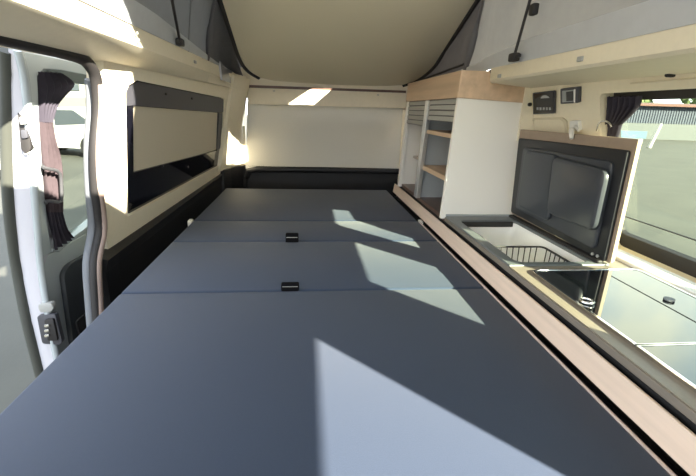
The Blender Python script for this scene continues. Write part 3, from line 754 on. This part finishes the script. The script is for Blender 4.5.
# grip recess
hr_o = [(530, 119.5), (533, 118.3), (562, 117.8), (566, 121), (567.5, 133), (529, 131)]
hr_i = [(532, 121.5), (535, 120), (560, 119.6), (563.5, 122.5), (565, 132.5), (531, 130.5)]
gr = thing('grip_recess', on((548, 132), WR), 'shallow cream grip recess below the touch screen', 'recess')
obj('lip', prism(rounded([on(p, shift(WR, .006)) for p in hr_o], .006, 3), -WR[1] * .008, .002, holes=[rounded([on(p, shift(WR, .006)) for p in hr_i], .006, 3)]), 'beige_trim', gr)
obj('recess_floor', rplate(hr_i, WR, .002, .006, proud=.002), 'cream_trim', gr)
# lid catch on lining
ct = thing('lid_catch', on((572, 136), WR), 'white plastic catch holding the raised cool box lid', 'catch')
p0 = on((571.5, 130), shift(WR, .01))
obj('catch_plate', rplate([(569.5, 121), (578, 121), (579, 131), (569, 131)], WR, .014, .006, .003, proud=.012), 'white_plastic', ct)
obj('catch_hook', tube([p0 + V(0, 0, 0), on((571.5, 131), shift(LP, .005)), on((571.5, 138.5), shift(LP, .012))], [.009, .009, .006], 10), 'white_plastic', ct, smooth=60)
obj('catch_arm', tube([p0 + V(0, -.01, .0), p0 + V(-.01, -.03, .012), p0 + V(-.006, -.05, .0)], .005, 8), 'white_plastic', ct, smooth=60)
# kitchen curtain gathered at window end
cpl = shift(WR, -.018)
kc2 = thing('kitchen_curtain', on((612, 132), cpl), 'dark gathered curtain tied back at the kitchen window end', 'curtain')
e1 = smoothline([on(p, cpl) for p in [(606, 97), (606, 108), (605, 124)]], 6); e2 = smoothline([on(p, cpl) for p in [(640, 96), (637, 108), (621, 125)]], 6)
obj('gathered_cloth', sheet(e1, e2, 36, 6, .007, WR[1]), 'curtain', kc2, smooth=60)
obj('tie_clip', tube(smoothline([on(p, shift(WR, .004)) for p in [(597, 131), (599, 124), (603, 121), (609, 122.5), (612, 127)]], 4), .0035, 8), 'chrome', kc2, smooth=60)
obj('loose_end', sheet(smoothline([on(p, cpl) for p in [(606, 124), (605, 140)]], 4), smoothline([on(p, cpl) for p in [(621, 125), (617, 140)]], 4), 16, 3, .005, WR[1]), 'curtain', kc2, smooth=60)

# ================================================================== OUTSIDE, LEFT
def gnd(p): return on(p, PZ(0))
def vehicle(name, base, yaw, prof, width, label, glass_polys, wheels, tail):
    """profile (along, z) extruded across width; local x along, y across"""
    r = thing(name, base, label, name.split('_')[-1])
    R = Matrix.Rotation(yaw, 3, 'Z')
    def W(a, c, z): return Vector(base) + R @ V(a, c, z)
    n = len(prof); t = new()
    cols = []
    for c, ins in [(-width / 2, .10), (-width / 2 + .12, 0), (width / 2 - .12, 0), (width / 2, .10)]:
        cen = sum(p[0] for p in prof) / n
        cols.append([t.verts.new(W(a + (cen - a) * ins * .3, c * (1 - .10 * max(0, z - 1.0)), z - (ins * .5 if z > 1.3 else 0))) for a, z in prof])
    for i in range(3):
        for k in range(n): t.faces.new((cols[i][k], cols[i][(k + 1) % n], cols[i + 1][(k + 1) % n], cols[i + 1][k]))
    t.faces.new(cols[0][::-1]); t.faces.new(cols[-1])
    obj('body', t, 'car_white', r, smooth=35)
    for poly in glass_polys:
        for s in (-1, 1):
            obj('side_window', prism([W(a, s * (width / 2 * (1 - .10 * max(0, z - 1.0)) + .004), z) for a, z in poly], R @ V(0, -s * .03, 0)), 'car_glass', r)
    for a in wheels:
        for s in (-1, 1):
            wl = obj('wheel', tube([W(a, s * (width / 2 - .20), .32), W(a, s * (width / 2 + .01), .32)], .32, 20), 'tyre', r, smooth=40)
            obj('hub_cap', tube([W(a, s * (width / 2), .32), W(a, s * (width / 2 + .02), .32)], .19, 14), 'aluminium', wl)
    for a, c0, c1, z0, z1, mm, nm in tail:
        obj(nm, prism([W(a, c0, z0), W(a, c1, z0), W(a, c1, z1), W(a, c0, z1)], R @ V(.06 if a > 0 else -.06, 0, 0)), mm, r)
    return r
b = gnd((52, 186)); 
vehicle('white_van', V(b.x - 2.75, b.y + 1.6, 0), math.radians(-38), [(-2.4, .3), (2.4, .3), (2.45, .9), (1.9, 1.15), (1.2, 2.0), (.9, 2.45), (-2.35, 2.5), (-2.42, 1.0)], 2.0,
        'tall white van parked in the yard beyond the sliding door', [[(.6, 1.3), (1.5, 1.3), (1.1, 1.9), (.6, 1.9)]], (-1.5, 1.5),
        [(-2.43, -.9, -.75, .9, 1.4, 'tail_red', 'tail_light'), (-2.43, .75, .9, .9, 1.4, 'tail_red', 'tail_light'), (-2.42, -.7, -.05, 1.4, 2.1, 'car_glass', 'rear_window'), (-2.42, .05, .7, 1.4, 2.1, 'car_glass', 'rear_window'), (-2.44, -.95, .95, .42, .62, 'concrete_dark', 'bumper')])
b = gnd((84, 157))
vehicle('white_car', V(b.x - .6, b.y + .8, 0), math.radians(165), [(-2.0, .28), (2.0, .28), (2.05, .65), (1.2, .92), (.5, 1.40), (-.9, 1.46), (-1.8, 1.0), (-2.05, .9)], 1.7,
        'small white car parked beside the tall white van', [[(.95, .92), (.42, 1.34), (-.1, 1.36), (-.1, .92)], [(-.2, .92), (-.2, 1.36), (-.85, 1.37), (-1.45, 1.0)]], (-1.25, 1.25),
        [(-2.02, -.75, -.5, .7, .9, 'tail_red', 'tail_light'), (-2.02, .5, .75, .7, .9, 'tail_red', 'tail_light'), (2.02, -.75, -.45, .55, .72, 'aluminium', 'headlight'), (2.02, .45, .75, .55, .72, 'aluminium', 'headlight')])
# low white building behind them
bl = thing('white_building', (-16, 31, 0), 'low white flat-roofed building behind the parked vehicles', 'building')
obj('wall', box(-40, -6, 30, 36, 0, 4.6), 'concrete_white', bl)
obj('roof_band', box(-40.2, -5.8, 29.7, 36.2, 4.6, 5.3), 'white_paint', bl)
obj('dark_plinth', box(-39, -7, 29.9, 30.02, 0.0, 1.9), 'concrete_dark', bl)
for k in range(9):
    x = -38 + k * 3.5
    wnd = obj('window', box(x, x + 2.2, 29.9, 30.05, 2.3, 3.7), 'car_glass', bl)

# ================================================================== OUTSIDE, RIGHT
S0 = gnd((636, 140)); 
s0, s1 = V(18, 34.5, 0), V(52, 30.0, 0)
dirs = (s1 - s0).normalized(); nrm = V(dirs.y, -dirs.x, 0)
shd = thing('blue_shed', (s0 + s1) / 2, 'long blue corrugated shed with pale lower wall and reddish roof across the yard', 'shed')
def wallq(a, b, z0, z1, off, th):
    return [a + nrm * off + V(0, 0, z0), b + nrm * off + V(0, 0, z0), b + nrm * off + V(0, 0, z1), a + nrm * off + V(0, 0, z1)]
obj('lower_wall', prism(wallq(s0, s1, 0, 1.3, 0, 0), -nrm * .3), 'shed_pale', shd)
t = new(); N = 640; colsv = []
for k in range(N + 1):
    p = s0.lerp(s1, k / N) + nrm * (.025 if k % 4 in (0, 1) else -.025)
    colsv.append((t.verts.new(p + V(0, 0, 1.3)), t.verts.new(p + V(0, 0, 2.7)), t.verts.new(p - nrm * .4 + V(0, 0, 2.7)), t.verts.new(p - nrm * .4 + V(0, 0, 1.3))))
for k in range(N):
    a, b = colsv[k], colsv[k + 1]
    for j in range(4): t.faces.new((a[j], b[j], b[(j + 1) % 4], a[(j + 1) % 4]))
t.faces.new(colsv[0][::-1]); t.faces.new(colsv[-1])
obj('corrugated_wall', t, 'shed_blue', shd)
obj('roof', prism([s0 + nrm * .5 + V(0, 0, 2.7), s0 - nrm * 6 + V(0, 0, 2.7), s0 - nrm * 3 + V(0, 0, 3.05)], s1 - s0), 'roof_red', shd)
obj('gutter', prism([s0 + nrm * .55 + V(0, 0, 2.68), s0 + nrm * .4 + V(0, 0, 2.68), s0 + nrm * .4 + V(0, 0, 2.80), s0 + nrm * .55 + V(0, 0, 2.80)], s1 - s0), 'roof_red', shd)
sg = gnd((628, 142)); q0 = V(sg.x * .8, sg.y * .8, 0)
q0 = on((634, 131), PY(26.0)); 
sgn = thing('yard_sign', (q0.x, q0.y, 0), 'pale blue sign board on two posts before the shed', 'sign')
obj('board', box(q0.x - 1.3, q0.x + 1.0, q0.y, q0.y + .06, .35, .85, .01), 'sign_blue', sgn)
for dx in (-1.1, .8): obj('post', box(q0.x + dx - .04, q0.x + dx + .04, q0.y + .06, q0.y + .14, 0, .8), 'aluminium', sgn)
pp = gnd((649, 148)); 
obj('white_post', tube([V(pp.x, pp.y, 0), V(pp.x + .05, pp.y, .2), V(pp.x + .38, pp.y, 1.35), V(pp.x + .40, pp.y, 1.40)], [.12, .10, .09, .05], 10), 'concrete_white', None, 'slim white leaning post standing in the yard', 'post', smooth=50)
# trees behind the shed
random.seed(3)
def tree(x, y, h, r, label):
    rt = thing('tree', (x, y, 0), label, 'tree')
    obj('trunk', tube([V(x, y, 0), V(x + .1, y, h * .4), V(x, y, h * .7)], [.28, .2, .1], 8), 'bark', rt, smooth=60)
    t = new()
    for k in range(420):
        u = V(random.gauss(0, 1), random.gauss(0, 1), random.gauss(0, 1)).normalized() * r * random.random() ** .4
        c = V(x, y, h * .68) + V(u.x, u.y, u.z * h * .32 / r)
        s = random.uniform(.25, .5); a = V(random.gauss(0, 1), random.gauss(0, 1), random.gauss(0, 1)).normalized(); bq = a.orthogonal().normalized(); cq = a.cross(bq)
        vs = [t.verts.new(c + bq * s), t.verts.new(c + cq * s * .7), t.verts.new(c - bq * s), t.verts.new(c - cq * s * .7)]
        t.faces.new(vs)
    o = obj('foliage', t, 'foliage', rt); o['kind'] = 'stuff'
tree(44, 42, 6.2, 3.2, 'leafy tree showing above the shed roof, broad crown')
tree(36, 45, 5.2, 2.6, 'smaller tree behind the shed near the curtain end')
tree(52, 41, 7.0, 3.4, 'tallest tree rising behind the far part of the shed')
tree(30, 47, 4.8, 2.6, 'low tree behind the shed roof beside the smaller tree')
